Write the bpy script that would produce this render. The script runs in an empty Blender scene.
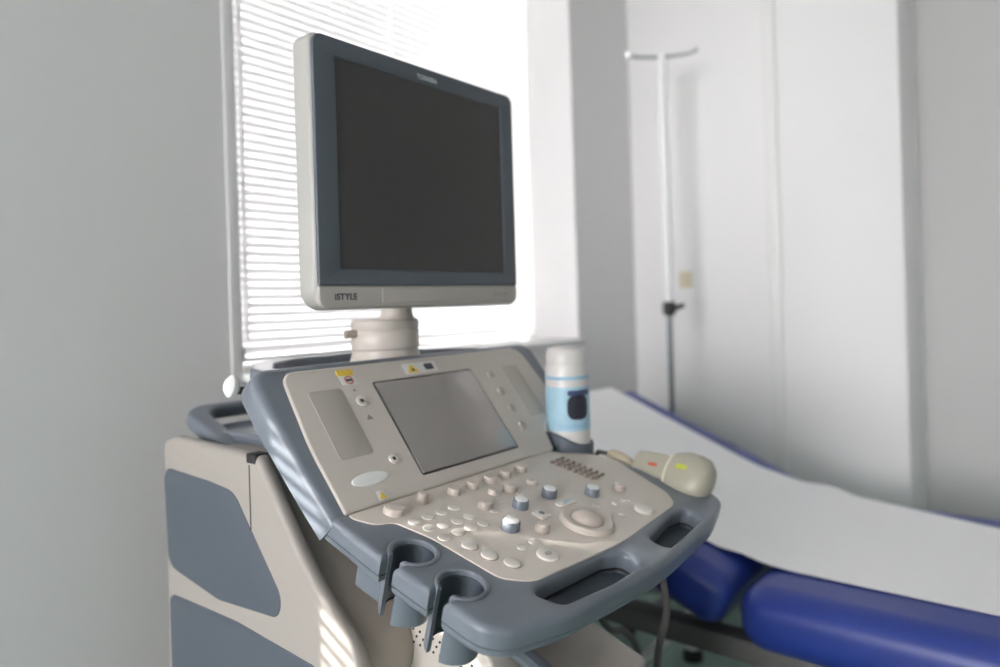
import bpy, bmesh, math, random
from mathutils import Vector, Matrix
random.seed(4)
sc = bpy.context.scene
COL = sc.collection
R = math.radians

# ------------------------------------------------------------------ materials
def srgb(r, g, b):
    f = lambda c: (c/255/12.92) if c/255 <= .04045 else ((c/255+.055)/1.055)**2.4
    return (f(r), f(g), f(b), 1)

def mat(name, col, rough=.5, metal=0., noise=.03, scale=60., bump=0., bscale=300., spec=.5, coat=0.):
    m = bpy.data.materials.new(name); m.use_nodes = True
    nt = m.node_tree; b = nt.nodes['Principled BSDF']
    b.inputs['Roughness'].default_value = rough
    b.inputs['Metallic'].default_value = metal
    b.inputs['Specular IOR Level'].default_value = spec
    b.inputs['Coat Weight'].default_value = coat
    tc = nt.nodes.new('ShaderNodeTexCoord')
    nz = nt.nodes.new('ShaderNodeTexNoise'); nz.inputs['Scale'].default_value = scale; nz.inputs['Detail'].default_value = 3
    nt.links.new(tc.outputs['Object'], nz.inputs['Vector'])
    mx = nt.nodes.new('ShaderNodeMix'); mx.data_type = 'RGBA'
    nt.links.new(nz.outputs['Fac'], mx.inputs[0])
    mx.inputs[6].default_value = tuple(max(0, c*(1-noise)) for c in col[:3]) + (1,)
    mx.inputs[7].default_value = tuple(min(1, c*(1+noise)) for c in col[:3]) + (1,)
    nt.links.new(mx.outputs[2], b.inputs['Base Color'])
    if bump:
        n2 = nt.nodes.new('ShaderNodeTexNoise'); n2.inputs['Scale'].default_value = bscale
        nt.links.new(tc.outputs['Object'], n2.inputs['Vector'])
        bp = nt.nodes.new('ShaderNodeBump'); bp.inputs['Strength'].default_value = bump; bp.inputs['Distance'].default_value = .001
        nt.links.new(n2.outputs['Fac'], bp.inputs['Height']); nt.links.new(bp.outputs['Normal'], b.inputs['Normal'])
    return m

def mat_slat(name, col, trans):
    m = bpy.data.materials.new(name); m.use_nodes = True; nt = m.node_tree
    out = nt.nodes['Material Output']; nt.nodes.remove(nt.nodes['Principled BSDF'])
    d = nt.nodes.new('ShaderNodeBsdfDiffuse'); t = nt.nodes.new('ShaderNodeBsdfTranslucent'); mx = nt.nodes.new('ShaderNodeMixShader')
    tc = nt.nodes.new('ShaderNodeTexCoord'); nz = nt.nodes.new('ShaderNodeTexNoise'); nz.inputs['Scale'].default_value = 20
    nt.links.new(tc.outputs['Object'], nz.inputs['Vector'])
    cm = nt.nodes.new('ShaderNodeMix'); cm.data_type = 'RGBA'; nt.links.new(nz.outputs['Fac'], cm.inputs[0])
    cm.inputs[6].default_value = tuple(c*.97 for c in col[:3])+(1,); cm.inputs[7].default_value = col
    nt.links.new(cm.outputs[2], d.inputs['Color']); nt.links.new(cm.outputs[2], t.inputs['Color'])
    mx.inputs[0].default_value = trans
    nt.links.new(d.outputs[0], mx.inputs[1]); nt.links.new(t.outputs[0], mx.inputs[2]); nt.links.new(mx.outputs[0], out.inputs['Surface'])
    return m

def mat_glass(name):
    m = bpy.data.materials.new(name); m.use_nodes = True; nt = m.node_tree
    out = nt.nodes['Material Output']; nt.nodes.remove(nt.nodes['Principled BSDF'])
    t = nt.nodes.new('ShaderNodeBsdfTransparent'); t.inputs[0].default_value = (.97, .97, .97, 1)
    g = nt.nodes.new('ShaderNodeBsdfGlossy'); g.inputs['Roughness'].default_value = .02
    fr = nt.nodes.new('ShaderNodeFresnel'); fr.inputs['IOR'].default_value = 1.3
    mx = nt.nodes.new('ShaderNodeMixShader')
    nt.links.new(fr.outputs[0], mx.inputs[0]); nt.links.new(t.outputs[0], mx.inputs[1]); nt.links.new(g.outputs[0], mx.inputs[2])
    nt.links.new(mx.outputs[0], out.inputs['Surface'])
    return m

M = dict(
    wall=mat('painted_wall', (.72, .712, .714, 1), .85, noise=.015, scale=4, bump=.08, bscale=120),
    wall_r=mat('wall_paint_lit', (.87, .862, .865, 1), .85, noise=.012, scale=4, bump=.08, bscale=120),  # wall paint lightened: stronger light on the right wall put into its colour
    niche=mat('grey_wall_paint', (.60, .595, .59, 1), .85, noise=.015, scale=4),
    ceiling=mat('ceiling_paint', (.81, .795, .795, 1), .9, noise=.01, scale=3),
    floor=mat('teal_vinyl', (.25, .38, .335, 1), .45, noise=.12, scale=18),
    wframe=mat('white_window_frame', (.75, .75, .75, 1), .4, noise=.01),
    slat=mat_slat('white_blind_slat', (.86, .86, .87, 1), .024),
    cord=mat('blind_cord', (.82, .82, .82, 1), .8),
    glass=mat_glass('window_glass'),
    beige=mat('beige_plastic', (.54, .495, .45, 1), .42, noise=.015, scale=30, bump=.05, bscale=900),
    beige2=mat('keypad_beige_plastic', (.60, .545, .49, 1), .38, noise=.015, scale=30, bump=.04, bscale=900),
    beige_dk=mat('taupe_plastic', (.36, .31, .27, 1), .5, noise=.02),
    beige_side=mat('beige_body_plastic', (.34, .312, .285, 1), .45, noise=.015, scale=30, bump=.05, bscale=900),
    cheek_dk=mat('front_cheek_plastic', (.37, .33, .29, 1), .45, noise=.015, scale=30),  # front cheek tone, darker than beige
    grille=mat('speaker_grille', (.42, .385, .345, 1), .6, noise=.05, scale=400),
    blue=mat('blue_grey_plastic', (.15, .172, .205, 1), .36, noise=.02, scale=30, bump=.07, bscale=900),
    blue_gloss=mat('glossy_blue_grey_plastic', (.15, .172, .205, 1), .2, noise=.02, coat=.4),
    blue_in=mat('slate_inset_plastic', (.075, .091, .114, 1), .45, noise=.02, scale=30, bump=.06, bscale=900),
    blue_dk=mat('dark_slate_plastic', (.055, .07, .09, 1), .5, noise=.03),
    bezel=mat('slate_bezel', (.082, .098, .118, 1), .42, noise=.02),
    mwhite=mat('light_grey_plastic', (.39, .385, .365, 1), .4, noise=.01),
    chin=mat('chin_grey_plastic', (.43, .40, .37, 1), .4, noise=.01),
    screen=mat('matte_black_screen', (.036, .034, .034, 1), .48, noise=.01, spec=.6),
    touch=mat('touch_glass', (.37, .345, .33, 1), .13, metal=.6, noise=.01),
    gasket=mat('black_gasket', (.02, .02, .02, 1), .6),
    ink=mat('dark_ink', (.06, .065, .075, 1), .6),
    ink_lt=mat('silver_ink', (.55, .56, .58, 1), .5),
    white=mat('white_plastic', (.84, .84, .83, 1), .35, noise=.01),
    lit_key=mat('pale_translucent_key', (.70, .66, .61, 1), .25, noise=.02),
    key=mat('beige_key', (.56, .50, .45, 1), .4, noise=.02),
    key_dk=mat('taupe_key', (.40, .35, .31, 1), .45, noise=.02),
    key_brown=mat('brown_key', (.30, .245, .21, 1), .5, noise=.03),
    trackball=mat('trackball_resin', (.52, .455, .41, 1), .25, noise=.01),
    yellow=mat('yellow_sticker', (.75, .52, .06, 1), .5),
    sticker=mat('white_sticker', (.72, .70, .68, 1), .5),
    probe=mat('grey_olive_plastic', (.37, .355, .285, 1), .4, noise=.02),
    probe_tan=mat('tan_plastic', (.42, .37, .27, 1), .45, noise=.02),
    probe_lens=mat('probe_seam_cream', (.62, .60, .50, 1), .4),
    lime=mat('lime_mark', (.48, .52, .05, 1), .5), red=mat('red_mark', (.55, .12, .06, 1), .5),
    cable=mat('grey_cable', (.10, .095, .09, 1), .55),
    vinyl=mat('blue_vinyl', (.018, .04, .235, 1), .38, noise=.04, scale=12, bump=.05, bscale=500),
    paper=mat('white_paper', (.90, .90, .915, 1), .8, noise=.012, scale=10, bump=.15, bscale=30),
    tframe=mat('grey_table_steel', (.11, .108, .105, 1), .45, noise=.02),
    steel=mat('chrome_steel', (.62, .63, .64, 1), .22, metal=1, noise=.01),
    white_tube=mat('white_enamel_tube', (.86, .86, .88, 1), .3),
    dgrey=mat('grey_steel_tube', (.22, .24, .26, 1), .35, metal=.5),
    black=mat('black_plastic', (.015, .018, .018, 1), .4),
    rubber=mat('black_rubber', (.02, .02, .02, 1), .7),
    gel_white=mat('bottle_white', (.60, .585, .57, 1), .35, noise=.01),
    label_blue=mat('label_blue', (.33, .52, .63, 1), .45, noise=.12, scale=40),
    label_line=mat('label_line_blue', (.28, .46, .60, 1), .45),
    label_dark=mat('label_dark_picture', (.02, .02, .035, 1), .4, noise=.6, scale=60),
    label_navy=mat('label_navy', (.05, .07, .16, 1), .4, noise=.3, scale=60),
    switch=mat('cream_switch', (.66, .60, .44, 1), .45),
)

# ------------------------------------------------------------------ helpers
def link(o, parent=None):
    COL.objects.link(o)
    if parent is not None: o.parent = parent
    return o

def finish(me, angle=35):
    for p in me.polygons: p.use_smooth = True
    me.set_sharp_from_angle(angle=R(angle))

def obj(name, bm, m, parent=None, mtx=None, smooth=True, angle=35):
    if mtx is not None: bmesh.ops.transform(bm, matrix=mtx, verts=bm.verts)
    bmesh.ops.recalc_face_normals(bm, faces=bm.faces)
    me = bpy.data.meshes.new(name); bm.to_mesh(me); bm.free()
    if smooth: finish(me, angle)
    me.materials.append(M[m] if isinstance(m, str) else m)
    return link(bpy.data.objects.new(name, me), parent)

def thing(name, label, cat, loc=(0, 0, 0), group=None):
    o = bpy.data.objects.new(name, None); o.empty_display_size = .05
    link(o); o.location = loc; o['label'] = label; o['category'] = cat
    if group: o['group'] = group
    return o

def tag(o, label, cat, group=None):
    o['label'] = label; o['category'] = cat
    if group: o['group'] = group
    return o

def struct(o):
    o['kind'] = 'structure'; return o

def under(o, t):
    """parent o to thing t, keeping world placement (things sit unrotated at their base)"""
    o.parent = t; o.matrix_parent_inverse = Matrix.Translation(-Vector(t.location)); return o

def part(name, bm, m, t, mtx=None, angle=35):
    o = obj(name, bm, m, None, mtx, True, angle)
    o.parent = t
    root = t
    while root.parent: root = root.parent
    if t is root: o.matrix_parent_inverse = Matrix.Translation(-Vector(t.location))
    else: o.matrix_parent_inverse = Matrix.Identity(4) @ t.matrix_parent_inverse.inverted() @ Matrix.Translation(-Vector(root.location)) if False else Matrix.Identity(4)
    return o

def add_box(bm, lo, hi, bevel=0., seg=3):
    b2 = bmesh.new()
    bmesh.ops.create_cube(b2, size=1)
    for v in b2.verts:
        v.co = Vector((lo[i] + (v.co[i]+.5)*(hi[i]-lo[i]) for i in range(3)))
    if bevel:
        bmesh.ops.bevel(b2, geom=list(b2.edges), offset=bevel, segments=seg, profile=.5, affect='EDGES')
    return merge(bm, b2)

def merge(bm, b2, mtx=None):
    if mtx is not None: bmesh.ops.transform(b2, matrix=mtx, verts=b2.verts)
    me = bpy.data.meshes.new('tmp'); b2.to_mesh(me); b2.free(); bm.from_mesh(me); bpy.data.meshes.remove(me)
    return bm

def box(lo, hi, bevel=0., seg=3):
    return add_box(bmesh.new(), lo, hi, bevel, seg)

def add_lathe(bm, prof, n=32, mtx=None, cap=True):
    """prof: (r, z) pairs"""
    b2 = bmesh.new(); rings = []
    for r, z in prof:
        if r < 1e-6: rings.append([b2.verts.new((0, 0, z))])
        else: rings.append([b2.verts.new((r*math.cos(2*math.pi*i/n), r*math.sin(2*math.pi*i/n), z)) for i in range(n)])
    for a, b in zip(rings, rings[1:]):
        for i in range(n):
            j = (i+1) % n
            if len(a) == 1 and len(b) == 1: continue
            if len(a) == 1: b2.faces.new((a[0], b[i], b[j]))
            elif len(b) == 1: b2.faces.new((a[i], a[j], b[0]))
            else: b2.faces.new((a[i], a[j], b[j], b[i]))
    if cap:
        if len(rings[0]) > 1: b2.faces.new(rings[0][::-1])
        if len(rings[-1]) > 1: b2.faces.new(rings[-1])
    bmesh.ops.recalc_face_normals(b2, faces=b2.faces)
    return merge(bm, b2, mtx)

def lathe(prof, n=32, mtx=None): return add_lathe(bmesh.new(), prof, n, mtx)

def smooth_path(pts, k=8):
    P = [Vector(p) for p in pts]; out = []
    for i in range(len(P)-1):
        p0 = P[max(i-1, 0)]; p1 = P[i]; p2 = P[i+1]; p3 = P[min(i+2, len(P)-1)]
        for j in range(k):
            t = j/k
            out.append(.5*((2*p1) + (p2-p0)*t + (2*p0-5*p1+4*p2-p3)*t*t + (3*p1-p0-3*p2+p3)*t**3))
    out.append(P[-1]); return out

def add_tube(bm, pts, r, n=12, closed=False, scale=None):
    """tube along pts; r scalar or list; scale=(sx, sy) squashes the section"""
    b2 = bmesh.new(); P = [Vector(p) for p in pts]; N = len(P)
    up = None; rings = []
    for i in range(N):
        a = P[i-1] if (i or closed) else P[0]; c = P[(i+1) % N] if (i < N-1 or closed) else P[-1]
        d = (c-a).normalized()
        if up is None:
            up = Vector((0, 0, 1)) if abs(d.z) < .9 else Vector((1, 0, 0))
        x = up.cross(d).normalized(); y = d.cross(x).normalized(); up = y
        rr = r[i] if isinstance(r, (list, tuple)) else r
        sx, sy = scale or (1, 1)
        rings.append([b2.verts.new(P[i] + x*math.cos(2*math.pi*k/n)*rr*sx + y*math.sin(2*math.pi*k/n)*rr*sy) for k in range(n)])
    for i in range(N if closed else N-1):
        A, B = rings[i], rings[(i+1) % N]
        for k in range(n): b2.faces.new((A[k], A[(k+1) % n], B[(k+1) % n], B[k]))
    if not closed:
        b2.faces.new(rings[0][::-1]); b2.faces.new(rings[-1])
    bmesh.ops.recalc_face_normals(b2, faces=b2.faces)
    return merge(bm, b2)

def tube(pts, r, n=12, closed=False, scale=None): return add_tube(bmesh.new(), pts, r, n, closed, scale)

def fillet(pts, k=6):
    """pts: (x, y, radius) closed polygon -> smooth outline"""
    out = []; N = len(pts)
    for i in range(N):
        p = Vector(pts[i][:2]); a = Vector(pts[i-1][:2]); b = Vector(pts[(i+1) % N][:2])
        r = pts[i][2] if len(pts[i]) > 2 else 0
        if r <= 0: out.append(p); continue
        u = (a-p); v = (b-p); lu, lv = u.length, v.length; u.normalize(); v.normalize()
        ang = math.acos(max(-1, min(1, u.dot(v))))
        if abs(math.pi-ang) < .02: out.append(p); continue
        t = min(r/math.tan(ang/2), lu*.48, lv*.48); rr = t*math.tan(ang/2)
        c = p + (u+v).normalized()*(rr/math.sin(ang/2))
        s = p+u*t-c; e = p+v*t-c
        a0 = math.atan2(s.y, s.x); a1 = math.atan2(e.y, e.x); da = a1-a0
        while da > math.pi: da -= 2*math.pi
        while da < -math.pi: da += 2*math.pi
        for j in range(k+1):
            q = a0+da*j/k; out.append(c+Vector((math.cos(q), math.sin(q)))*rr)
    return out

def rrect(x0, y0, x1, y1, r, k=6): return fillet([(x0, y0, r), (x1, y0, r), (x1, y1, r), (x0, y1, r)], k)

def ring_pts(cx, cy, r, n=24, ry=None):
    return [Vector((cx+r*math.cos(2*math.pi*i/n), cy+(ry or r)*math.sin(2*math.pi*i/n))) for i in range(n)]

def plate_bm(outs, z0, z1, bevel=0., res=3):
    """solid between z0 and z1 with rounded edges; outs[0] outline, the rest holes"""
    cu = bpy.data.curves.new('tmp', 'CURVE'); cu.dimensions = '2D'; cu.fill_mode = 'BOTH'
    th = (z1-z0)/2; bevel = min(bevel, th*.98)
    cu.extrude = th-bevel; cu.bevel_depth = bevel; cu.bevel_resolution = res; cu.offset = -bevel
    for o in outs:
        sp = cu.splines.new('POLY'); sp.points.add(len(o)-1); sp.use_cyclic_u = True
        for i, p in enumerate(o): sp.points[i].co = (p[0], p[1], 0, 1)
    ob = bpy.data.objects.new('tmp', cu); COL.objects.link(ob)
    dg = bpy.context.evaluated_depsgraph_get()
    me = bpy.data.meshes.new_from_object(ob.evaluated_get(dg))
    bpy.data.objects.remove(ob); bpy.data.curves.remove(cu)
    bm = bmesh.new(); bm.from_mesh(me); bpy.data.meshes.remove(me)
    bmesh.ops.remove_doubles(bm, verts=bm.verts, dist=1e-5)
    bmesh.ops.translate(bm, verts=bm.verts, vec=(0, 0, (z0+z1)/2))
    return bm

def cut(bm, z, keep_above=True):
    bmesh.ops.bisect_plane(bm, geom=list(bm.verts)+list(bm.edges)+list(bm.faces), plane_co=(0, 0, z), plane_no=(0, 0, -1 if keep_above else 1), clear_outer=True)
    ed = [e for e in bm.edges if len(e.link_faces) == 1]
    if ed: bmesh.ops.triangle_fill(bm, edges=ed, use_beauty=True)
    return bm

def cut_y(bm, y):
    bmesh.ops.bisect_plane(bm, geom=list(bm.verts)+list(bm.edges)+list(bm.faces), plane_co=(0, y, 0), plane_no=(0, -1, 0), clear_outer=True)
    ed = [e for e in bm.edges if len(e.link_faces) == 1]
    if ed: bmesh.ops.triangle_fill(bm, edges=ed, use_beauty=True)
    return bm

def text_bm(s, size, depth=.0006, bold=0.):
    cu = bpy.data.curves.new('tmp', 'FONT'); cu.body = s; cu.size = size; cu.extrude = depth; cu.align_x = 'LEFT'; cu.offset = bold; cu.space_character = 1.08
    ob = bpy.data.objects.new('tmp', cu); COL.objects.link(ob)
    dg = bpy.context.evaluated_depsgraph_get()
    me = bpy.data.meshes.new_from_object(ob.evaluated_get(dg))
    bpy.data.objects.remove(ob); bpy.data.curves.remove(cu)
    bm = bmesh.new(); bm.from_mesh(me); bpy.data.meshes.remove(me); return bm

def frame(ox, ax, ay):
    ax = Vector(ax).normalized(); ay = Vector(ay).normalized(); az = ax.cross(ay)
    m = Matrix((ax, ay, az)).transposed().to_4x4(); m.translation = Vector(ox); return m

T = Matrix.Translation

# ------------------------------------------------------------------ the room
WY0, WY1 = 1.47, 1.72          # inner and outer face of the window wall
XL, XR, XN = -4.6, 2.73, 3.07  # left wall, right wall, niche wall
YF, ZC = -2.6, 2.8
def wall_with_holes(name, lo_x, hi_x, holes, y0, y1):
    """wall in XZ between y0 and y1 with rectangular openings (x0, x1, z0, z1), sorted in x"""
    bm = bmesh.new(); x = lo_x
    for (a, b, c, d) in holes:
        add_box(bm, (x, y0, 0), (a, y1, ZC)); add_box(bm, (a, y0, 0), (b, y1, c)); add_box(bm, (a, y0, d), (b, y1, ZC)); x = b
    add_box(bm, (x, y0, 0), (hi_x, y1, ZC))
    return struct(obj(name, bm, 'wall', smooth=False))
W1 = (.862, 2.275, 1.035, 2.52)
W2 = (-.420, -.114, .85, 2.3)
wall_with_holes('wall_back', XL-.2, XN+.1, [W2, W1], WY0, WY1)
fw = []
lw = (-.9, 1.40, .75, 2.7)        # opening of the side window, in Y
wall_with_holes('wall_front', XL-.2, XN+.1, fw, YF-.2, YF)
struct(obj('sun_blocker_wall', box((XL-7, WY0, 0), (XL-.21, WY1, 6.0)), 'wall', smooth=False))  # added wall out of view, keeps the sun off the side window
bm = box((XL-.2, YF, 0), (XL, lw[0], ZC)); add_box(bm, (XL-.2, lw[1], 0), (XL, WY0, ZC))
add_box(bm, (XL-.2, lw[0], 0), (XL, lw[1], lw[2])); add_box(bm, (XL-.2, lw[0], lw[3]), (XL, lw[1], ZC))
struct(obj('wall_left', bm, 'wall', smooth=False))
struct(obj('wall_right', box((XR, .437, 0), (XN+.2, WY0, ZC), .006, 2), 'wall_r'))
struct(obj('trim_2', box((XR-.016, .843, 0), (XR+.005, .893, ZC), .008, 3), 'white'))
struct(obj('wall_niche', box((XN, YF, 0), (XN+.2, .445, ZC)), 'niche', smooth=False))
struct(obj('floor', box((XL, YF, -.1), (XN, WY0, 0)), 'floor', smooth=False))
struct(obj('ceiling', box((XL-.2, YF-.2, ZC), (XN+.2, WY1, ZC+.1)), 'ceiling', smooth=False))
# white bead along the left edge of the window opening
struct(obj('trim_1', box((.838, WY0-.004, 1.035), (.866, WY0+.004, 2.52), .002), 'wall'))

def window(name, w, yo, frame_d=.06, mull=()):
    x0, x1, z0, z1 = w
    t = struct(bpy.data.objects.new(name, None)); link(t); t.location = ((x0+x1)/2, yo, z0)
    bm = bmesh.new(); f = .055
    add_box(bm, (x0, yo-frame_d, z0), (x0+f, yo, z1), .004); add_box(bm, (x1-f, yo-frame_d, z0), (x1, yo, z1), .004)
    add_box(bm, (x0+f, yo-frame_d, z0), (x1-f, yo, z0+f), .004); add_box(bm, (x0+f, yo-frame_d, z1-f), (x1-f, yo, z1), .004)
    for q in mull: add_box(bm, (q-.03, yo-frame_d, z0+f), (q+.03, yo, z1-f), .004)
    part('window_frame', bm, 'wframe', t)
    part('pane', box((x0+f, yo-.035, z0+f), (x1-f, yo-.031, z1-f)), 'glass', t)
    return t
w1 = window('window_1', W1, WY1+.10, .07)
part('window_sill', box((W1[0]+.003, WY0-.03, W1[2]+.001), (W1[1]-.003, WY1+.02, W1[2]+.022), .006), 'wframe', w1)
struct(w1)
for i, w in enumerate(fw): window('window_%d' % (3+i), w, YF-.1, .06, ((w[0]+w[1])/2,))

def window_side():
    y0, y1, z0, z1 = lw
    t = struct(bpy.data.objects.new('window_3', None)); link(t); t.location = (XL-.1, (y0+y1)/2, z0)
    bm = bmesh.new(); f = .055; xo = XL-.12
    add_box(bm, (xo, y0, z0), (xo+.06, y0+f, z1)); add_box(bm, (xo, y1-f, z0), (xo+.06, y1, z1)); add_box(bm, (xo, y0+f, z0), (xo+.06, y1-f, z0+f)); add_box(bm, (xo, y0+f, z1-f), (xo+.06, y1-f, z1)); add_box(bm, (xo, .27, z0+f), (xo+.06, .33, z1-f))
    part('window_frame', bm, 'wframe', t)
    part('pane', box((xo+.02, y0+f, z0+f), (xo+.024, y1-f, z1-f)), 'glass', t)
window_side()
def blind(label, w, y, tilt, z0, group=None, cordx=()):
    x0, x1 = w[0]+.006, w[1]-.006; z1 = w[3]-.05
    t = thing('venetian_blind', label, 'blind', ((x0+x1)/2, y, z0))
    bm = bmesh.new(); pitch = .0232; z = z0+.03
    while z < z1-.01:
        vs = []
        for s in range(5):
            q = (s/4-.5)*.025; c = .0022*(1-(2*s/4-1)**2)
            yy = y + q*math.cos(tilt) - c*math.sin(tilt)*-1; zz = z + q*math.sin(tilt) + c*math.cos(tilt)
            vs.append((bm.verts.new((x0, yy, zz)), bm.verts.new((x1, yy, zz))))
        for a, b in zip(vs, vs[1:]): bm.faces.new((a[0], a[1], b[1], b[0]))
        z += pitch
    part('slats', bm, 'slat', t)
    part('head_rail', box((x0, y-.02, z1), (x1, y+.02, z1+.045), .003), 'wframe', t)
    part('bottom_rail', box((x0, y-.013, z0), (x1, y+.013, z0+.014), .004), 'wframe', t)
    for cx in cordx:
        part('ladder_cord', tube([(cx, y-.014, z0+.01), (cx, y-.014, z1)], .0022, 6), 'cord', t)
    return t
b1 = blind('white venetian blind closed over the window behind the monitor', W1, 1.70, R(-76), W1[2]+.028, cordx=(.985, 1.55, 2.13))
part('tilt_wand', tube([(1.005, 1.675, 2.3), (1.0, 1.672, 1.12)], .004, 8), 'white', b1)
part('cord_tassel', lathe([(.002, .03), (.006, .022), (.008, 0), (.0, -.002)], 12, T((.985, 1.672, 1.075))), 'tframe', b1)
blind('white venetian blind tilted open in the narrow side window', W2, WY1-.02-.03, R(50), W2[2]+.003, cordx=(-.25,))

# light switch
sw = thing('light_switch', 'small cream light switch on the white wall behind the drip stand', 'switch', (XR, 1.238, 1.238))
part('plate', plate_bm([rrect(-.026, -.034, .026, .034, .006)], 0, .008, .003), 'switch', sw, frame((XR, 1.232, 1.273), (0, -1, 0), (0, 0, 1)))
part('rocker', plate_bm([rrect(-.013, -.02, .013, .02, .003)], .006, .012, .002), 'switch', sw, frame((XR, 1.232, 1.273), (0, -1, 0), (0, 0, 1)))

# ------------------------------------------------------------------ ultrasound machine
UC = .825                                   # its centre line
US = thing('ultrasound_machine', 'beige and blue-grey ultrasound machine on a cart with monitor and keypad', 'ultrasound machine', (UC, .9, 0))
KB = frame((UC, .709, .939), (1, 0, 0), (0, math.cos(R(15)), math.sin(R(15))))      # keypad plane
UP = frame((UC, .709, .939), (1, 0, 0), (0, .6336, .7737))                           # upper panel plane
SIDE = lambda x: frame((x, 0, 0), (0, 1, 0), (0, 0, 1))                              # local x = Y, y = Z, z = X
FRONT = lambda y: frame((0, y, 0), (1, 0, 0), (0, 0, 1))                             # local x = X, y = Z, z = -Y

# --- cart body: two moulded side panels, core, pedestal
prof = fillet([(1.205, .30, .03), (1.202, .983, .012), (1.16, .994, .03), (.912, .990, .016), (.797, .845, .4), (.682, .750, .06), (.728, .655, .15), (.75, .30, .03)])
core = part('cabinet', plate_bm([fillet([(1.19, .12, .02), (1.19, .965, .03), (.96, .965, .03), (.80, .70, .2), (.74, .12, .02)])], .605, 1.045, .01), 'beige_dk', US, SIDE(0))
for s, x0, x1 in ((-1, .555, .580), (1, 1.070, 1.095)):
    sp = part('side_panel', plate_bm([prof], x0, x1, .010), 'beige_side', US, SIDE(0))
    ins1 = fillet([(1.197, .940, .022), (1.05, .936, .05), (.978, .930, .05), (.86, .800, .03), (.868, .768, .03), (1.03, .755, .1), (1.19, .775, .03)])
    ins2 = fillet([(1.190, .728, .02), (.98, .735, .2), (.77, .725, .03), (.762, .66, .03), (.772, .40, .03), (1.187, .40, .03)])
    xs = (x0-.0015, x0+.004) if s < 0 else (x1-.004, x1+.0015)
    for i_ in (ins1, ins2):
        part('inset_panel', plate_bm([i_], *xs, .0012), 'blue_in', sp, SIDE(0))
    if s < 0:
        part('panel_seam', tube([(x0-.0002, .933, .975), (x0-.0002, .933, .872)], .0009, 6), 'gasket', sp)
        part('latch', box((x0-.001, .916, .9775), (x0+.022, .940, .9915), .002), 'gasket', sp)
        m_ = FRONT(0)
        mk = bmesh.new(); mk.faces.new([mk.verts.new(p) for p in ((x0-.0006, 1.075, .978), (x0-.0006, 1.059, .978), (x0-.0006, 1.067, .964))])
        part('arrow_mark', mk, 'beige_dk', sp)
# rounded vertical cheek inside the left side panel
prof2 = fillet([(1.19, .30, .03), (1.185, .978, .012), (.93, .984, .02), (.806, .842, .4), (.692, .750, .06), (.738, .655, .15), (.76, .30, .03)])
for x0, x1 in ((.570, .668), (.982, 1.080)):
    part('front_cheek', plate_bm([prof2], x0, x1, .016), 'cheek_dk', US, SIDE(0))
ped = part('pedestal', plate_bm([fillet([(.772, .25, .01), (.772, .80, .02), (.60, .80, .02), (.515, .66, .05), (.50, .25, .01)])], .66, .715, .006), 'beige', US, SIDE(0))
bm = bmesh.new()
for r_ in range(3):
    for c_ in range(9):
        yy = .708-.0125*c_-(.006 if r_ % 2 else 0); zz = .758-.009*r_-.0012*c_
        add_lathe(bm, [(.0017, 0), (.0017, .0012)], 8, frame((.6598, yy, zz), (0, -1, 0), (0, 0, 1)))
part('perforation', bm, 'gasket', ped)
part('panel_seam', tube([(.6597, .738, .80), (.6597, .738, .3)], .0008, 6), 'gasket', ped)
part('lower_box', plate_bm([fillet([(.86, .22, .01), (.86, .735, .02), (.62, .694, .2), (.512, .657, .012), (.50, .22, .02)])], .70, .955, .010), 'beige', US, SIDE(0))
part('base', box((.60, .42, .10), (1.05, 1.2, .20), .03), 'blue_dk', US)
for sx in (.62, 1.03):
    for sy in (.5, 1.12):
        c_ = part('castor', lathe([(0, -.02), (.045, -.02), (.05, -.012), (.05, .012), (.045, .02), (0, .02)], 24, frame((sx, sy, .05), (0, 1, 0), (0, 0, 1))), 'rubber', US)
        part('castor_fork', box((sx-.03, sy-.02, .05), (sx-.022, sy+.02, .11), .002), 'blue_dk', c_)
# arm carrying the console
part('console_arm', tube(smooth_path([(.63, .56, .815), (.68, .545, .77), (.76, .53, .68), (.79, .52, .60)], 5), .014, 10, scale=(1.3, .9)), 'blue', US)
part('console_neck', box((.70, .66, .78), (.95, .80, .865), .02), 'beige_dk', US)

# --- rear handle and tray deck on the cart
part('rear_deck', plate_bm([rrect(.62, .90, 1.03, 1.19, .03)], .965, .998, .006), 'blue_gloss', US)
HM = T((0, 1.08, .957)) @ Matrix.Rotation(R(19), 4, 'X')
part('rear_handle', plate_bm([fillet([(.598, -.02, .005), (1.052, -.02, .005), (1.052, .166, .045), (.598, .166, .045)], 8), fillet([(.636, .030, .012), (1.014, .030, .012), (1.014, .144, .03), (.636, .144, .03)], 6)], -.004, .024, .009), 'blue', US, HM)
hk = part('cable_hook', lathe([(0, -.012), (.010, -.011), (.0160, -.004), (.0160, .004), (.010, .011), (0, .012)], 24,
     frame((.541, .95, 1.090), (0, 1, 0), (.25, 0, 1)) @ Matrix.Scale(.82, 4) @ Matrix.Scale(1.25, 4, (0, 1, 0))), 'white', US)
part('hook_stem', tube([(.545, .95, 1.084), (.58, .945, 1.080), (.64, .945, 1.080)], .006, 10), 'tframe', hk)

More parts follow.
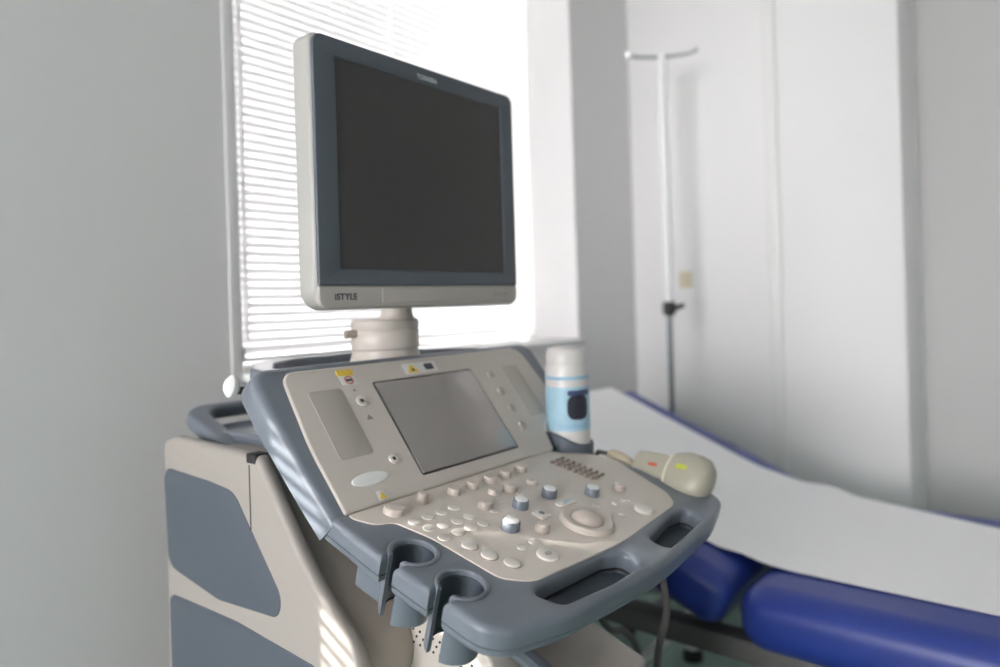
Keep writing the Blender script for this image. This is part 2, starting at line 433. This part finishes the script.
# --- upper console shell (blue) with the tray behind it
shell_out = fillet([(-.287, -.060, .004), (-.302, .06, .2), (-.312, .16, .2), (-.314, .238, .03), (.314, .236, .03), (.312, .16, .1), (.310, .130, .02), (.235, .090, .03), (.190, .052, .02), (.180, -.060, .004)])
shell = part('console_shell', cut(cut_y(plate_bm([shell_out], -.072, -.001, .013, 3), -.006), -.040), 'blue', US, UP)
tray = plate_bm([fillet([(-.262, .845, .01), (-.258, .945, .05), (-.180, 1.065, .06), (-.10, 1.112, .06), (.10, 1.112, .06), (.180, 1.065, .06), (.258, .945, .05), (.262, .845, .01)]), fillet([(-.225, .88, .02), (-.225, .935, .05), (-.155, 1.042, .05), (-.09, 1.082, .05), (.09, 1.082, .05), (.155, 1.042, .05), (.225, .935, .05), (.225, .88, .02)])], 1.082, 1.112, .004)
part('top_tray', tray, 'blue_gloss', US, T((UC, 0, 0)))
part('tray_floor', plate_bm([fillet([(-.245, .855, .01), (-.245, .94, .05), (-.17, 1.053, .05), (-.095, 1.097, .05), (.095, 1.097, .05), (.17, 1.053, .05), (.245, .94, .05), (.245, .855, .01)])], 1.072, 1.100, .002), 'blue_gloss', US, T((UC, 0, 0)))
part('underside', plate_bm([rrect(-.24, .02, .24, .20, .05, 8)], -.085, -.048, .012), 'blue_dk', US, UP)

# --- beige upper panel
pan_out = fillet([(-.274, .001, .004), (-.279, .10, .3), (-.270, .222, .022), (.262, .222, .030), (.272, .128, .03), (.238, .083, .04), (.192, .045, .03), (.180, .001, .004)])
panel = part('upper_panel', plate_bm([pan_out], -.006, .0035, .003), 'beige', US, UP)
def on_up(name, outs, z0, z1, m, b=.001, par=None):
    return part(name, plate_bm(outs, z0, z1, b, 2), m, par or panel, UP)
on_up('touch_surround', [rrect(-.1275, .0215, .0965, .1865, .004)], .0028, .0041, 'gasket', .0004)
on_up('touch_screen', [rrect(-.1245, .0245, .0940, .1835, .002)], .0030, .0046, 'touch', .0003)
on_up('speaker_grille', [rrect(-.245, .073, -.187, .184, .006)], .002, .0042, 'grille', .0005)
on_up('speaker_grille', [rrect(.175, .072, .222, .182, .006)], .002, .0042, 'grille', .0005)
on_up('power_button', [ring_pts(-.215, .038, .031, 32, .0095)], .002, .0058, 'white', .0015)
def ubtn(u, v, r, m='key', h=.006): 
    return on_up('button', [ring_pts(u, v, r, 20)], .002, h, m, .0012)
for v in (.166, .131, .095, .059): ubtn(.137, v, .0075, 'key_dk', .007)
o_ = ubtn(-.164, .157, .0085, 'lit_key', .0055)
on_up('button_symbol', [ring_pts(-.164, .157, .0035, 12)], .0050, .0058, 'ink', .0002)
ubtn(-.162, .057, .0075, 'lit_key'); on_up('button_symbol', [ring_pts(-.162, .057, .003, 12)], .0054, .0062, 'ink', .0002)
on_up('indicator_mark', [[(-.171, .125), (-.158, .125), (-.1645, .134)]], .0032, .0040, 'key_brown', .0001)
on_up('indicator_mark', [ring_pts(-.166, .177, .0022, 10)], .0032, .0040, 'key_brown', .0001)
on_up('warning_sticker', [rrect(-.217, .0045, -.202, .0185, .001)], .0030, .0039, 'sticker', .0001)
on_up('warning_triangle', [[(-.2155, .0065), (-.2035, .0065), (-.2095, .0165)]], .0036, .0043, 'yellow', .0001)
on_up('warning_sticker', [rrect(-.181, .188, -.151, .2085, .001)], .0030, .0039, 'sticker', .0001)
on_up('sticker_band', [rrect(-.182, .2035, -.152, .2145, .001)], .0032, .0042, 'yellow', .0001)
on_up('sticker_symbol', [ring_pts(-.166, .1955, .0075, 20), ring_pts(-.166, .1955, .0055, 20)], .0036, .0043, 'red', .0001)
on_up('sticker_symbol', [rrect(-.171, .1935, -.161, .1975, .001)], .0036, .0043, 'ink', .0001)
on_up('warning_sticker', [rrect(-.052, .192, .022, .2125, .001)], .0030, .0039, 'sticker', .0001)
on_up('warning_triangle', [[(-.047, .194), (-.021, .194), (-.034, .211)]], .0036, .0043, 'yellow', .0001)
on_up('sticker_symbol', [ring_pts(-.034, .199, .003, 12)], .0040, .0046, 'ink', .0001)
on_up('sticker_symbol', [rrect(-.006, .196, .014, .2085, .003)], .0036, .0043, 'ink', .0001)

# --- keypad rim (blue) with grip slots and transducer notches
def notch(v, s):
    """points of a C-shaped notch on the side s (-1 left, +1 right), walked front to back or back to front"""
    c = (-.258, v); r = .027; out = []
    a0 = R(180-24); a1 = R(180+24)-2*math.pi
    for j in range(19):
        a = a0+(a1-a0)*j/18
        out.append((c[0]+r*math.cos(a), c[1]+r*math.sin(a)))
    return out        # from upper lip clockwise to lower lip
def rim_outline(inset=0.):
    left = [(-.2905+inset, .034), (-.294+inset, -.030), (-.297+inset, -.085)]
    up = [(-.297+inset, -.0955), (-.292+inset, -.0960)]
    n1 = notch(-.107, -1); n2 = notch(-.186, -1)
    L = left + [(-.297+inset, -.0960)] + n1 + [(-.297+inset, -.118), (-.297+inset, -.150), (-.2965+inset, -.175)] + n2 + [(-.296+inset, -.197)]
    cor = [Vector(p) for p in fillet([(-.297, -.20, 0), (-.295, -.268, .055), (-.2, -.293, .2), (0, -.309, .8), (.2, -.293, .2), (.295, -.268, .055), (.297, -.213, 0)], 8)]
    cor = [Vector((p.x+(inset if p.x < -.25 else (-inset if p.x > .25 else 0)), p.y+inset)) for p in cor]
    right = fillet([(.297-inset, -.212, .012), (.266-inset, -.190, .015), (.262-inset, -.075, .02), (.232-inset, -.045, .02), (.188-inset, -.018, .02), (.170-inset, .004, .002), (.10, .004)], 5)[:-1]
    return [Vector(p) for p in L] + cor[1:-1] + [Vector(p) for p in right]
slotL = fillet([(-.204, -.2380, .012), (-.05, -.2460, .016), (-.020, -.2590, .014), (-.029, -.2885, .011), (-.10, -.2870, .1), (-.188, -.2765, .012)])
slotR = fillet([(.048, -.2590, .014), (.150, -.2435, .016), (.194, -.2480, .012), (.180, -.2790, .012), (.10, -.2865, .1), (.042, -.2900, .011)])
slotL2 = slotL
rim = part('keypad_rim', cut(plate_bm([rim_outline(), slotL, slotR], -.056, -.0005, .0085, 4), -.0235), 'blue', US, KB)
part('rim_lower', cut(plate_bm([rim_outline(.0012), slotL, slotR], -.037, .006, .009, 4), -.0256, False), 'blue', rim, KB)
part('rim_seam', plate_bm([rim_outline(.0030), slotL, slotR], -.0275, -.0225, .0003, 1), 'gasket', rim, KB)
part('slot_floor', plate_bm([rrect(-.20, -.27, .20, -.235, .01)], -.0365, -.030, .002), 'blue_dk', rim, KB)
part('rim_bracket', box((-.272, -.080, -.080), (-.215, -.030, -.030), .005), 'blue', rim, KB)
part('rim_underside', plate_bm([rrect(-.20, -.20, .20, .0, .04)], -.062, -.030, .012), 'blue_dk', rim, KB)
cr_ = part('probe_cradle', plate_bm([fillet([(.250, -.165, .01), (.300, -.165, .02), (.310, -.05, .02), (.250, -.045, .01)])], -.047, -.036, .004), 'blue_dk', rim, KB)
part('cradle_lip', tube([KB @ Vector(p) for p in smooth_path([(.27, -.168, -.034), (.292, -.164, -.034), (.304, -.15, -.034), (.311, -.08, -.034), (.300, -.056, -.034), (.262, -.05, -.034)], 6)], .006, 10), 'blue', cr_)
# transducer cups under the notches
def cup_bm(c, z0, z1, ro=.0335, ri=.027, a=24):
    out = []
    for j in range(25):
        q = R(180-a)-(2*math.pi-2*R(a))*j/24; out.append((c[0]+ri*math.cos(q), c[1]+ri*math.sin(q)))
    for j in range(25):
        q = R(180+a*.85)+(2*math.pi-2*R(a*.85))*j/24; out.append((c[0]+ro*math.cos(q), c[1]+ro*math.sin(q)))
    return plate_bm([[Vector(p) for p in out]], z0, z1, .0025, 2)
for v in (-.107, -.186):
    h = part('transducer_holder', cup_bm((-.2565, v), -.080, .0012, .0315, .0258, 20), 'blue', US, KB)
    part('cup_wall', cup_bm((-.2565, v), -.076, -.006, .0262, .0250, 22), 'blue_dk', h, KB)

# --- keypad
kp = fillet([(-.270, .0, .004), (-.270, -.012, .012), (-.255, -.038, .02), (-.232, -.043, .02), (-.218, -.10, .06), (-.213, -.205, .03), (-.185, -.232, .04), (0, -.2465, .6), (.185, -.232, .04), (.213, -.205, .05), (.240, -.12, .06), (.258, -.078, .02), (.228, -.042, .02), (.184, -.016, .02), (.168, .0, .003)])
keypad = part('keypad', plate_bm([kp], -.006, .0012, .0010), 'beige2', US, KB)
def disc(name, u, v, r, h, m, par=keypad, ry=None, b=.0008, z0=.0004):
    return part(name, plate_bm([ring_pts(u, v, r, 24, ry)], z0, h, b, 2), m, par, KB)
def knob(u, v, r, h, m, cap=None, n='knob'):
    bm = lathe([(0, .0005), (r*1.03, .0005), (r, h*.5), (r*.96, h-.001), (r*.9, h), (0, h)], 28)
    k = part(n, bm, m, keypad, KB @ T((u, v, 0)))
    if cap:
        part('knob_cap', lathe([(0, h-.0005), (r*.82, h-.0005), (r*.82, h+.0006), (r*.7, h+.0010), (0, h+.0004)], 24), cap, k, KB @ T((u, v, 0)))
    return k
for (u, v, r) in ((-.113, -.138, .0125), (-.051, -.106, .0115), (.017, -.107, .0115), (.085, -.140, .0115)):
    knob(u, v, r, .0135, 'blue', 'white')
for (u, v, r, h) in ((-.096, -.080, .0105, .010), (-.022, -.064, .0105, .010), (-.078, -.165, .0100, .010), (.145, -.154, .0105, .009)):
    knob(u, v, r, h, 'key_dk', 'key')
knob(-.215, -.025, .0145, .0095, 'key', 'key'); knob(-.163, -.023, .0085, .014, 'key_dk', 'key')
for i in range(6): knob(-.102-.038+.038*i if False else (-.104+.0385*i), -.027, .0095, .0105, 'key', None, 'domed_knob') if i < 5 else None
knob(-.052, -.057, .0080, .008, 'key'); knob(.030, -.066, .0085, .007, 'key')
for (u, v) in ((-.210, -.058), (-.1855, -.058), (-.161, -.058), (-.1365, -.058), (-.205, -.080), (-.160, -.087), (-.136, -.087), (-.184, -.085), (-.180, -.107), (-.205, -.107), (-.157, -.108), (-.133, -.109)):
    disc('key', u, v, .0088, .0028, 'lit_key', ry=.0078, b=.0009)
for (u, v) in ((-.061, -.081), (-.094, -.095), (-.080, -.115), (-.018, -.080), (.059, -.165), (.094, -.178), (.118, -.180), (.067, -.204), (-.137, -.177), (-.112, -.176)):
    disc('key', u, v, .0072, .0023, 'lit_key', ry=.006, b=.0007)
for (u, v) in ((-.192, -.137), (-.188, -.166), (-.177, -.193)):
    k = disc('key', u, v, .0105, .0042, 'lit_key', b=.002); disc('key_ring', u, v, .0125, .0018, 'key_dk', k, b=.0006)
k = disc('key', -.124, -.208, .0145, .0045, 'lit_key', b=.002); disc('key_symbol', -.124, -.208, .006, .0052, 'key_dk', k, ry=.004, b=.0002, z0=.0044)
disc('key', .113, -.215, .0145, .0055, 'lit_key', b=.002)
sq = part('key', plate_bm([rrect(-.054, -.148, -.031, -.127, .003)], .0004, .0045, .0015, 2), 'lit_key', keypad, KB)
disc('key_symbol', -.0425, -.1375, .0045, .0052, 'blue', sq, b=.0002, z0=.0044)
bar = part('key', plate_bm([rrect(.002, -.142, .044, -.128, .0068)], .0004, .0038, .0015, 2), 'lit_key', keypad, KB @ T((.023, -.135, 0)) @ Matrix.Rotation(R(-8), 4, 'Z') @ T((-.023, .135, 0)))
disc('key_symbol', .023, -.135, .010, .0044, 'label_line', bar, ry=.0025, b=.0002, z0=.0036)
# trackball
tb = part('trackball_ring', lathe([(.0215, .0005), (.0385, .0005), (.0385, .005), (.036, .0085), (.030, .0095), (.0245, .007), (.0215, .004)], 40), 'key', keypad, KB @ T((-.002, -.187, 0)))
part('trackball', lathe([(0.0235*math.cos(a_), .0035+.0135*math.sin(a_)) for a_ in [R(q) for q in range(-10, 90, 10)]] + [(0, .017)], 32), 'trackball', keypad, KB @ T((-.002, -.187, 0)))
# slider keys in three rows
for r_ in range(3):
    for c_ in range(8):
        u = .128+.0145*r_+.0012*c_; v = -.034-.0108*c_
        part('slider_knob', box((u-.0045, v-.0024, .0004), (u+.0045, v+.0024, .006), .0012, 1), 'key_brown', keypad, KB)
cb_ = lathe([(0, 0), (.040, 0), (.0445, .008), (.0450, .020), (.0455, .040), (.0435, .043), (.0420, .040), (.0415, .012), (0, .010)], 40)
for v_ in cb_.verts:
    if v_.co.z > .03: v_.co.z += .022*max(0, math.cos(math.atan2(v_.co.y, v_.co.x)-R(165)))**2
part('bottle_cup', cb_, 'blue_in', US, T((1.066, .717, .902)))
part('cup_bracket', box((1.00, .70, .875), (1.10, .78, .905), .006), 'blue_in', US)

# --- monitor
mon_out = fillet([(.597, 1.197, .030), (1.055, 1.197, .018), (1.055, 1.593, .018), (.597, 1.593, .018)], 8)
mon = part('monitor', plate_bm([mon_out], -.862, -.818, .009, 4), 'mwhite', US, FRONT(0))
part('monitor_back', plate_bm([rrect(.66, 1.235, .99, 1.55, .05)], -.905, -.855, .025), 'mwhite', mon, FRONT(0))
scr = rrect(.6385, 1.256, 1.0155, 1.5625, .002)
bez = fillet([(.6005, 1.2325, .003), (1.0515, 1.2325, .003), (1.0515, 1.5900, .016), (.6005, 1.5900, .016)], 8)
part('bezel', plate_bm([bez, scr], -.826, -.8145, .0018, 2), 'bezel', mon, FRONT(0))
part('screen', plate_bm([rrect(.636, 1.2535, 1.018, 1.565, .002)], -.8195, -.8160, .0004), 'screen', mon, FRONT(0))
part('chin', plate_bm([fillet([(.5995, 1.1990, .028), (1.0525, 1.1990, .017), (1.0525, 1.2315, .003), (.5995, 1.2315, .003)], 8)], -.826, -.8150, .003, 3), 'chin', mon, FRONT(0))
part('chin_strip', plate_bm([rrect(.715, 1.2045, .975, 1.2285, .004)], -.818, -.8135, .0012, 2), 'chin', mon, FRONT(0))
part('lettering', text_bm('TOSHIBA', .0105, .0003, .0002), 'ink_lt', mon, FRONT(.8141) @ T((.803, 1.5695, 0)))
part('lettering', text_bm('iSTYLE', .0132, .0003, .0002), 'ink', mon, FRONT(.8146) @ T((.626, 1.2115, 0)))
for i in range(4):
    part('chin_button', plate_bm([ring_pts(.985+.011*i, 1.217, .0025, 12)], -.816, -.8143, .0006), 'beige_dk', mon, FRONT(0))
# --- monitor post
PX, PY = .822, .932
post = part('monitor_post', lathe([(0, 1.085), (.085, 1.085), (.078, 1.097), (.062, 1.106), (.0565, 1.124), (.0565, 1.126), (0, 1.126)], 40, T((PX, PY, 0))), 'beige', US)
part('swivel_collar', lathe([(0, 1.127), (.0575, 1.127), (.0585, 1.130), (.0585, 1.158), (.0572, 1.160), (.0585, 1.162), (.0585, 1.174), (.055, 1.178), (0, 1.178)], 40, T((PX, PY, 0))), 'beige', post)
part('neck', lathe([(.031, 1.176), (.029, 1.182), (.0275, 1.188), (.0275, 1.25), (0, 1.25)], 28, T((PX+.01, PY-.02, 0))), 'beige', post)
part('neck_mount', box((PX-.04, .86, 1.215), (PX+.06, .945, 1.30), .015), 'beige', post)
part('lock_knob', tube([(PX-.056, PY+.01, 1.155), (PX-.075, PY+.015, 1.155)], .007, 12), 'beige_dk', post)
# blue collar and paper slip lying in the tray is the machine's own instruction card
part('tray_card', plate_bm([rrect(-.05, -.02, .05, .02, .004)], 0, .004, .001), 'white', US, T((.700, .925, 1.1003)) @ Matrix.Rotation(R(8), 4, 'Z'))

# ------------------------------------------------------------------ things on the machine
gb = thing('gel_bottle', 'white bottle with pale blue label standing in the cup beside the keypad', 'bottle', (1.066, .717, .9132))
G = T((1.066, .717, .9132)) @ Matrix.Scale(1.06, 4)
part('body', lathe([(0, 0), (.034, 0), (.0375, .004), (.0375, .158), (.036, .162), (0, .162)], 40, G), 'gel_white', gb)
part('cap', lathe([(0, .160), (.0350, .160), (.0360, .164), (.0355, .182), (.032, .189), (.024, .192), (0, .193)], 40, G), 'gel_white', gb)
def band(z0, z1, r, a0=None, a1=None, n=48):
    bm = bmesh.new(); full = a0 is None; a0, a1 = (0, 360) if full else (a0, a1)
    prev = None
    for i in range(n+1):
        a = R(a0+(a1-a0)*i/n); v = [bm.verts.new((q*math.cos(a), q*math.sin(a), z)) for q, z in ((r, z0), (r, z1), (r-.0008, z1), (r-.0008, z0))]
        if prev:
            for k in range(4): bm.faces.new((prev[k], prev[(k+1) % 4], v[(k+1) % 4], v[k]))
        prev = v
    bmesh.ops.remove_doubles(bm, verts=bm.verts, dist=1e-6)
    return bm
lb = part('label', band(.052, .126, .0378), 'label_blue', gb, G)
part('label_stripe', band(.138, .144, .0379), 'label_line', gb, G)
def patch(ca, cz, ra, rz, r, n=24, power=2):
    bm = bmesh.new(); rings = []
    for k in range(7):
        f_ = k/6; ring = []
        for i in range(n):
            q = 2*math.pi*i/n; cx, sx = math.cos(q), math.sin(q)
            cx = math.copysign(abs(cx)**(2/power), cx)*f_; sx = math.copysign(abs(sx)**(2/power), sx)*f_
            a = R(ca+ra*cx); ring.append(bm.verts.new((r*math.cos(a), r*math.sin(a), cz+rz*sx)))
            if k == 0: break
        rings.append(ring)
    for i in range(n): bm.faces.new((rings[0][0], rings[1][i], rings[1][(i+1) % n]))
    for A_, B_ in zip(rings[1:], rings[2:]):
        for i in range(n): bm.faces.new((A_[i], B_[i], B_[(i+1) % n], A_[(i+1) % n]))
    return bm
part('label_picture', patch(-118, .092, 30, .021, .0382, 24, 3), 'label_dark', lb, G)
part('label_picture', patch(-112, .116, 34, .005, .03815, 24, 5), 'label_navy', lb, G)
part('label_text_band', patch(-128, .060, 44, .005, .03810, 24, 6), 'label_line', lb, G)

def probe(name, label, mtx, loc, m, s=1., marks=True):
    t = thing(name, label, 'ultrasound probe', loc)
    # handle then head along local x
    st = [(0, .0175, .0150), (.002, .0195, .0172), (.014, .0205, .0180), (.034, .0205, .0178), (.048, .0205, .0175), (.054, .021, .0178)]
    def loft(st, n=24, p=2.6):
        bm = bmesh.new(); prev = None; first = None
        for x, a, b in st:
            if x > .06: x -= .020
            ring = []
            for i in range(n):
                q = 2*math.pi*i/n; c, d = math.cos(q), math.sin(q)
                ring.append(bm.verts.new((x*s, math.copysign(abs(c)**(2/p), c)*a*s, math.copysign(abs(d)**(2/p), d)*b*s)))
            if prev:
                for i in range(n): bm.faces.new((prev[i], prev[(i+1) % n], ring[(i+1) % n], ring[i]))
            else: first = ring
            prev = ring
        bm.faces.new(first[::-1]); bm.faces.new(prev); return bm
    h = part('handle', loft(st, 28, 4), m, t, mtx)
    hd = [(.072, .020, .017), (.074, .0265, .0195), (.080, .0315, .0215), (.094, .0350, .0225), (.114, .0335, .0220), (.126, .029, .0200), (.133, .020, .0155), (.136, .010, .008)]
    part('head', loft(hd, 28, 2.2), m, t, mtx)
    part('seam', loft([(.0725, .0215, .018), (.0735, .0272, .0203), (.0765, .0300, .0212), (.0775, .0292, .0206)], 28, 2.3), 'probe_lens', t, mtx)
    if marks:
        part('orange_mark', plate_bm([rrect(.026*s, -.006*s, .040*s, -.001*s, .001)], .0176*s, .0184*s, .0002), 'red', h, mtx)
        part('lime_mark', plate_bm([rrect(.070*s, -.004*s, .086*s, .003*s, .001)], .0220*s, .0230*s, .0003), 'lime', t, mtx)
    return t
def kpt(u, v, w): return KB @ Vector((u, v, w))
p0 = kpt(.288, -.112, -.006); p1 = kpt(.276, -.250, .024)
dx = (p1-p0).normalized(); upv = Vector((-.60, -.70, .55)); dy = upv.cross(dx).normalized()
pm = frame(p0, dx, dy)
probe('ultrasound_probe', 'grey-olive ultrasound probe with rounded head and lime mark on the right rim', pm, p0, 'probe', 1.22)
q0 = kpt(.274, -.058, -.002); q1 = kpt(.276, -.103, -.004); qx = (q1-q0).normalized(); qy = Vector((-.3, -.4, .85)).cross(qx).normalized()
t2 = thing('transducer', 'small tan transducer tip lying on the rim between bottle and olive probe', 'ultrasound probe', q0)
bmq = tube([q0+qx*a for a in (0, .006, .018, .034, .046, .05)], [.007, .0105, .0125, .012, .008, .003], 16)
part('body', bmq, 'probe_tan', t2)
part('cable_stub', tube([q0-qx*.001, q0-qx*.02+Vector((.006, .006, -.006)), q0-qx*.03+Vector((.02, .01, -.02))], .004, 8), 'cable', t2)

# ------------------------------------------------------------------ examination table
ET = thing('exam_table', 'blue padded examination table with raised head end beside the ultrasound machine', 'examination table', (1.86, .3, 0))
TX0, TX1, TZ = 1.415, 2.255, .600
part('seat_cushion', box((TX0, -1.10, TZ-.135), (TX1, .556, TZ), .055, 7), 'vinyl', ET)
BA = R(22.8)
BK = T((0, .556, TZ-.004)) @ Matrix.Rotation(BA, 4, 'X')
part('backrest_cushion', box((TX0, 0, -.125), (TX1, .755, 0), .045, 7), 'vinyl', ET, BK)
bm = bmesh.new()
add_box(bm, (TX0+.04, -1.0, .425), (TX0+.10, 1.10, .472), .004); add_box(bm, (TX1-.08, -1.0, .41), (TX1-.03, 1.15, .47), .004)
add_box(bm, (TX0+.03, -1.0, .42), (TX1-.03, -.95, .47), .004); add_box(bm, (TX0+.03, 1.10, .42), (TX1-.03, 1.15, .47), .004)
add_box(bm, (TX0+.05, .10, .455), (TX1-.05, .50, .495), .004)
part('frame', bm, 'tframe', ET)
part('backrest_bracket', box((TX0+.10, .02, -.16), (TX1-.10, .60, -.10), .006), 'tframe', ET, BK)
for x in (TX0+.07, TX1-.07):
    for y in (-.85, 1.0):
        l = part('leg', tube([(x, y, .42), (x, y, .03)], .022, 14), 'white_tube', ET)
        part('foot', lathe([(0, 0), (.032, 0), (.032, .02), (.024, .035), (0, .035)], 18, T((x, y, 0))), 'rubber', l)
part('crossbar', tube([(TX0+.07, .98, .16), (TX1-.07, .98, .16)], .016, 12), 'white_tube', ET)
# white paper cover
def paper():
    st = []
    for y in [-1.06+.06*i for i in range(27)]: st.append((y, TZ+.0025))
    st = [p for p in st if p[0] < .46]
    # smooth curve into the backrest
    for k in range(9):
        t = k/8; a = BA*t; 
        st.append((.47+.11*t, TZ+.0025 + .022*t*t))
    for k in range(1, 25):
        q = .055+.70*k/24
        st.append((.556+q*math.cos(BA)-.003*math.sin(BA), TZ-.004+q*math.sin(BA)+.0035*math.cos(BA)+.001))
    st.sort()
    bm = bmesh.new(); rows = []
    N = 26
    for y, z in st:
        xa = 1.552 + (.0 if y < .5 else -.045*min(1, (y-.5)/.25)); xb = 2.238 - .0 
        if y < .55: xb = 2.250-.14*min(1, (.55-y)/.42)
        else: xb = 2.246-.115*min(1, (y-.55)/.2)
        row = []
        for i in range(N+1):
            t = i/N; x = xa+(xb-xa)*t
            dz = .0012*math.sin(9*x+5*y)*math.sin(4*y+2*x) + .0012
            row.append(bm.verts.new((x, y, z+dz)))
        rows.append(row)
    for a, b in zip(rows, rows[1:]):
        for i in range(N): bm.faces.new((a[i], a[i+1], b[i+1], b[i]))
    r = bmesh.ops.extrude_face_region(bm, geom=list(bm.faces))
    bmesh.ops.translate(bm, verts=[v for v in r['geom'] if isinstance(v, bmesh.types.BMVert)], vec=(0, 0, .0012))
    return bm
tag(obj('paper_sheet', paper(), 'paper', angle=60), 'long white paper sheet spread over the blue examination table', 'paper sheet')

# ------------------------------------------------------------------ drip stand
IX, IY = 2.44, 1.170
IV = thing('drip_stand', 'slim metal drip stand with hooks in the corner behind the examination table', 'drip stand', (IX, IY, 0))
low = part('lower_pole', tube([(IX, IY, .08), (IX, IY, 1.16)], .0105, 16), 'dgrey', IV)
upp = part('upper_pole', tube([(IX, IY, 1.15), (IX, IY, 2.115), ], .0165, 18), 'white_tube', IV)
cl = part('clamp', lathe([(0, 1.135), (.020, 1.135), (.024, 1.145), (.024, 1.178), (.020, 1.186), (0, 1.186)], 20, T((IX, IY, 0))), 'black', IV)
part('clamp_knob', tube([(IX, IY-.02, 1.16), (IX+.02, IY-.05, 1.172)], .010, 12), 'black', cl)
for s in (-1, 1):
    d = Vector((.55, -.83, 0))*s
    c = Vector((IX, IY, 2.105))
    pts = smooth_path([c, c+d*.05+Vector((0, 0, .003)), c+d*.10+Vector((0, 0, .008)), c+d*.125+Vector((0, 0, .016)), c+d*.130+Vector((0, 0, .026))], 5)
    part('hook', tube(pts, .0065, 10), 'steel', IV)
for i in range(5):
    a = R(72*i+20); e = Vector((IX+.26*math.cos(a), IY+.26*math.sin(a), .055))
    l = part('leg', tube([(IX, IY, .10), tuple(e)], .013, 10, scale=(1, 1.1)), 'dgrey', IV)
    part('castor', lathe([(0, -.012), (.025, -.012), (.028, 0), (.025, .012), (0, .012)], 18, frame((e.x, e.y, .028), (math.cos(a), math.sin(a), 0), (0, 0, 1))), 'rubber', l)

# ------------------------------------------------------------------ cables hanging under the console
c1 = smooth_path([(1.122, .625, .875), (1.122, .59, .80), (1.116, .565, .72), (1.10, .55, .66), (1.06, .55, .584), (1.10, .56, .40), (1.13, .56, .15), (1.14, .58, .012), (1.2, .66, .008)], 8)
tag(obj('cable', tube(c1, .006, 10), 'cable'), 'grey cable hanging down below the right front corner of the keypad', 'cable')
c2 = smooth_path([(1.117, .66, .885), (1.13, .69, .77), (1.15, .72, .62), (1.19, .72, .555), (1.25, .72, .525), (1.295, .72, .48), (1.31, .72, .42), (1.31, .72, .2), (1.30, .72, .012), (1.36, .8, .008)], 8)
tag(obj('cable', tube(c2, .007, 10), 'cable'), 'grey cable bending beside the beige lower box under the keypad', 'cable')

# ------------------------------------------------------------------ light
w = bpy.data.worlds.new('World'); sc.world = w; w.use_nodes = True
nt = w.node_tree; bg = nt.nodes['Background']
tc = nt.nodes.new('ShaderNodeTexCoord'); sx = nt.nodes.new('ShaderNodeSeparateXYZ'); cr = nt.nodes.new('ShaderNodeValToRGB')
nt.links.new(tc.outputs['Generated'], sx.inputs[0])
mr = nt.nodes.new('ShaderNodeMapRange'); mr.inputs[1].default_value = -.4; mr.inputs[2].default_value = .6
nt.links.new(sx.outputs['Z'], mr.inputs[0]); nt.links.new(mr.outputs[0], cr.inputs[0])
e = cr.color_ramp.elements; e[0].position = 0; e[0].color = (.30, .29, .28, 1); e[1].position = .55; e[1].color = (1, .968, .978, 1)
nt.links.new(cr.outputs[0], bg.inputs['Color']); bg.inputs['Strength'].default_value = 18.0

def light(name, kind, energy, loc, direction, **k):
    l = bpy.data.lights.new(name, kind); l.energy = energy
    for a, b in k.items(): setattr(l, a, b)
    o = bpy.data.objects.new(name, l); link(o); o.location = loc
    o.rotation_euler = Vector(direction).to_track_quat('-Z', 'Y').to_euler(); return o
light('sun', 'SUN', 11.5, (-3, 4, 4), (.69, -.72, -.335), angle=R(.53), color=(1, .95, .88))
def portal(w_, y, d):
    o = light('sky_portal', 'AREA', 1, ((w_[0]+w_[1])/2, y, (w_[2]+w_[3])/2), (0, d, 0), shape='RECTANGLE', size=w_[1]-w_[0], size_y=w_[3]-w_[2])
    o.data.cycles.is_portal = True
portal(W1, WY1+.16, -1); portal(W2, WY1+.1, -1)
for w_ in fw: portal(w_, YF-.19, 1)
o = light('sky_portal', 'AREA', 1, (XL-.19, (lw[0]+lw[1])/2, (lw[2]+lw[3])/2), (1, 0, 0), shape='RECTANGLE', size=lw[1]-lw[0], size_y=lw[3]-lw[2]); o.data.cycles.is_portal = True

# ------------------------------------------------------------------ camera
f, roll, yaw = 700., .030, R(39.2)
F = Vector((math.cos(yaw), math.sin(yaw), 0)); Rt = Vector((math.sin(yaw), -math.cos(yaw), 0)); U = Vector((0, 0, 1))
c, s = math.cos(roll), math.sin(roll)
Xc = c*Rt - s*U; Yc = s*Rt + c*U
cam = bpy.data.cameras.new('camera'); co = bpy.data.objects.new('camera', cam); link(co)
m = Matrix((Xc, Yc, -F)).transposed().to_4x4(); m.translation = (0, 0, 1.2); co.matrix_world = m
cam.sensor_width = 36; cam.lens = 36*f/1000; cam.shift_y = -(333.5-303)/1000; cam.clip_start = .02
cam.dof.use_dof = True; cam.dof.focus_distance = .88; cam.dof.aperture_fstop = 2.0
sc.camera = co
vs = sc.view_settings; vs.view_transform = 'Standard'; vs.look = 'None'; vs.gamma = 1; vs.use_curve_mapping = False; vs.exposure = 0.72
sc.cycles.use_denoising = True; sc.cycles.max_bounces = 10; sc.cycles.diffuse_bounces = 7; sc.cycles.transparent_max_bounces = 12
sc.cycles.caustics_reflective = False; sc.cycles.caustics_refractive = False; sc.cycles.sample_clamp_indirect = 6
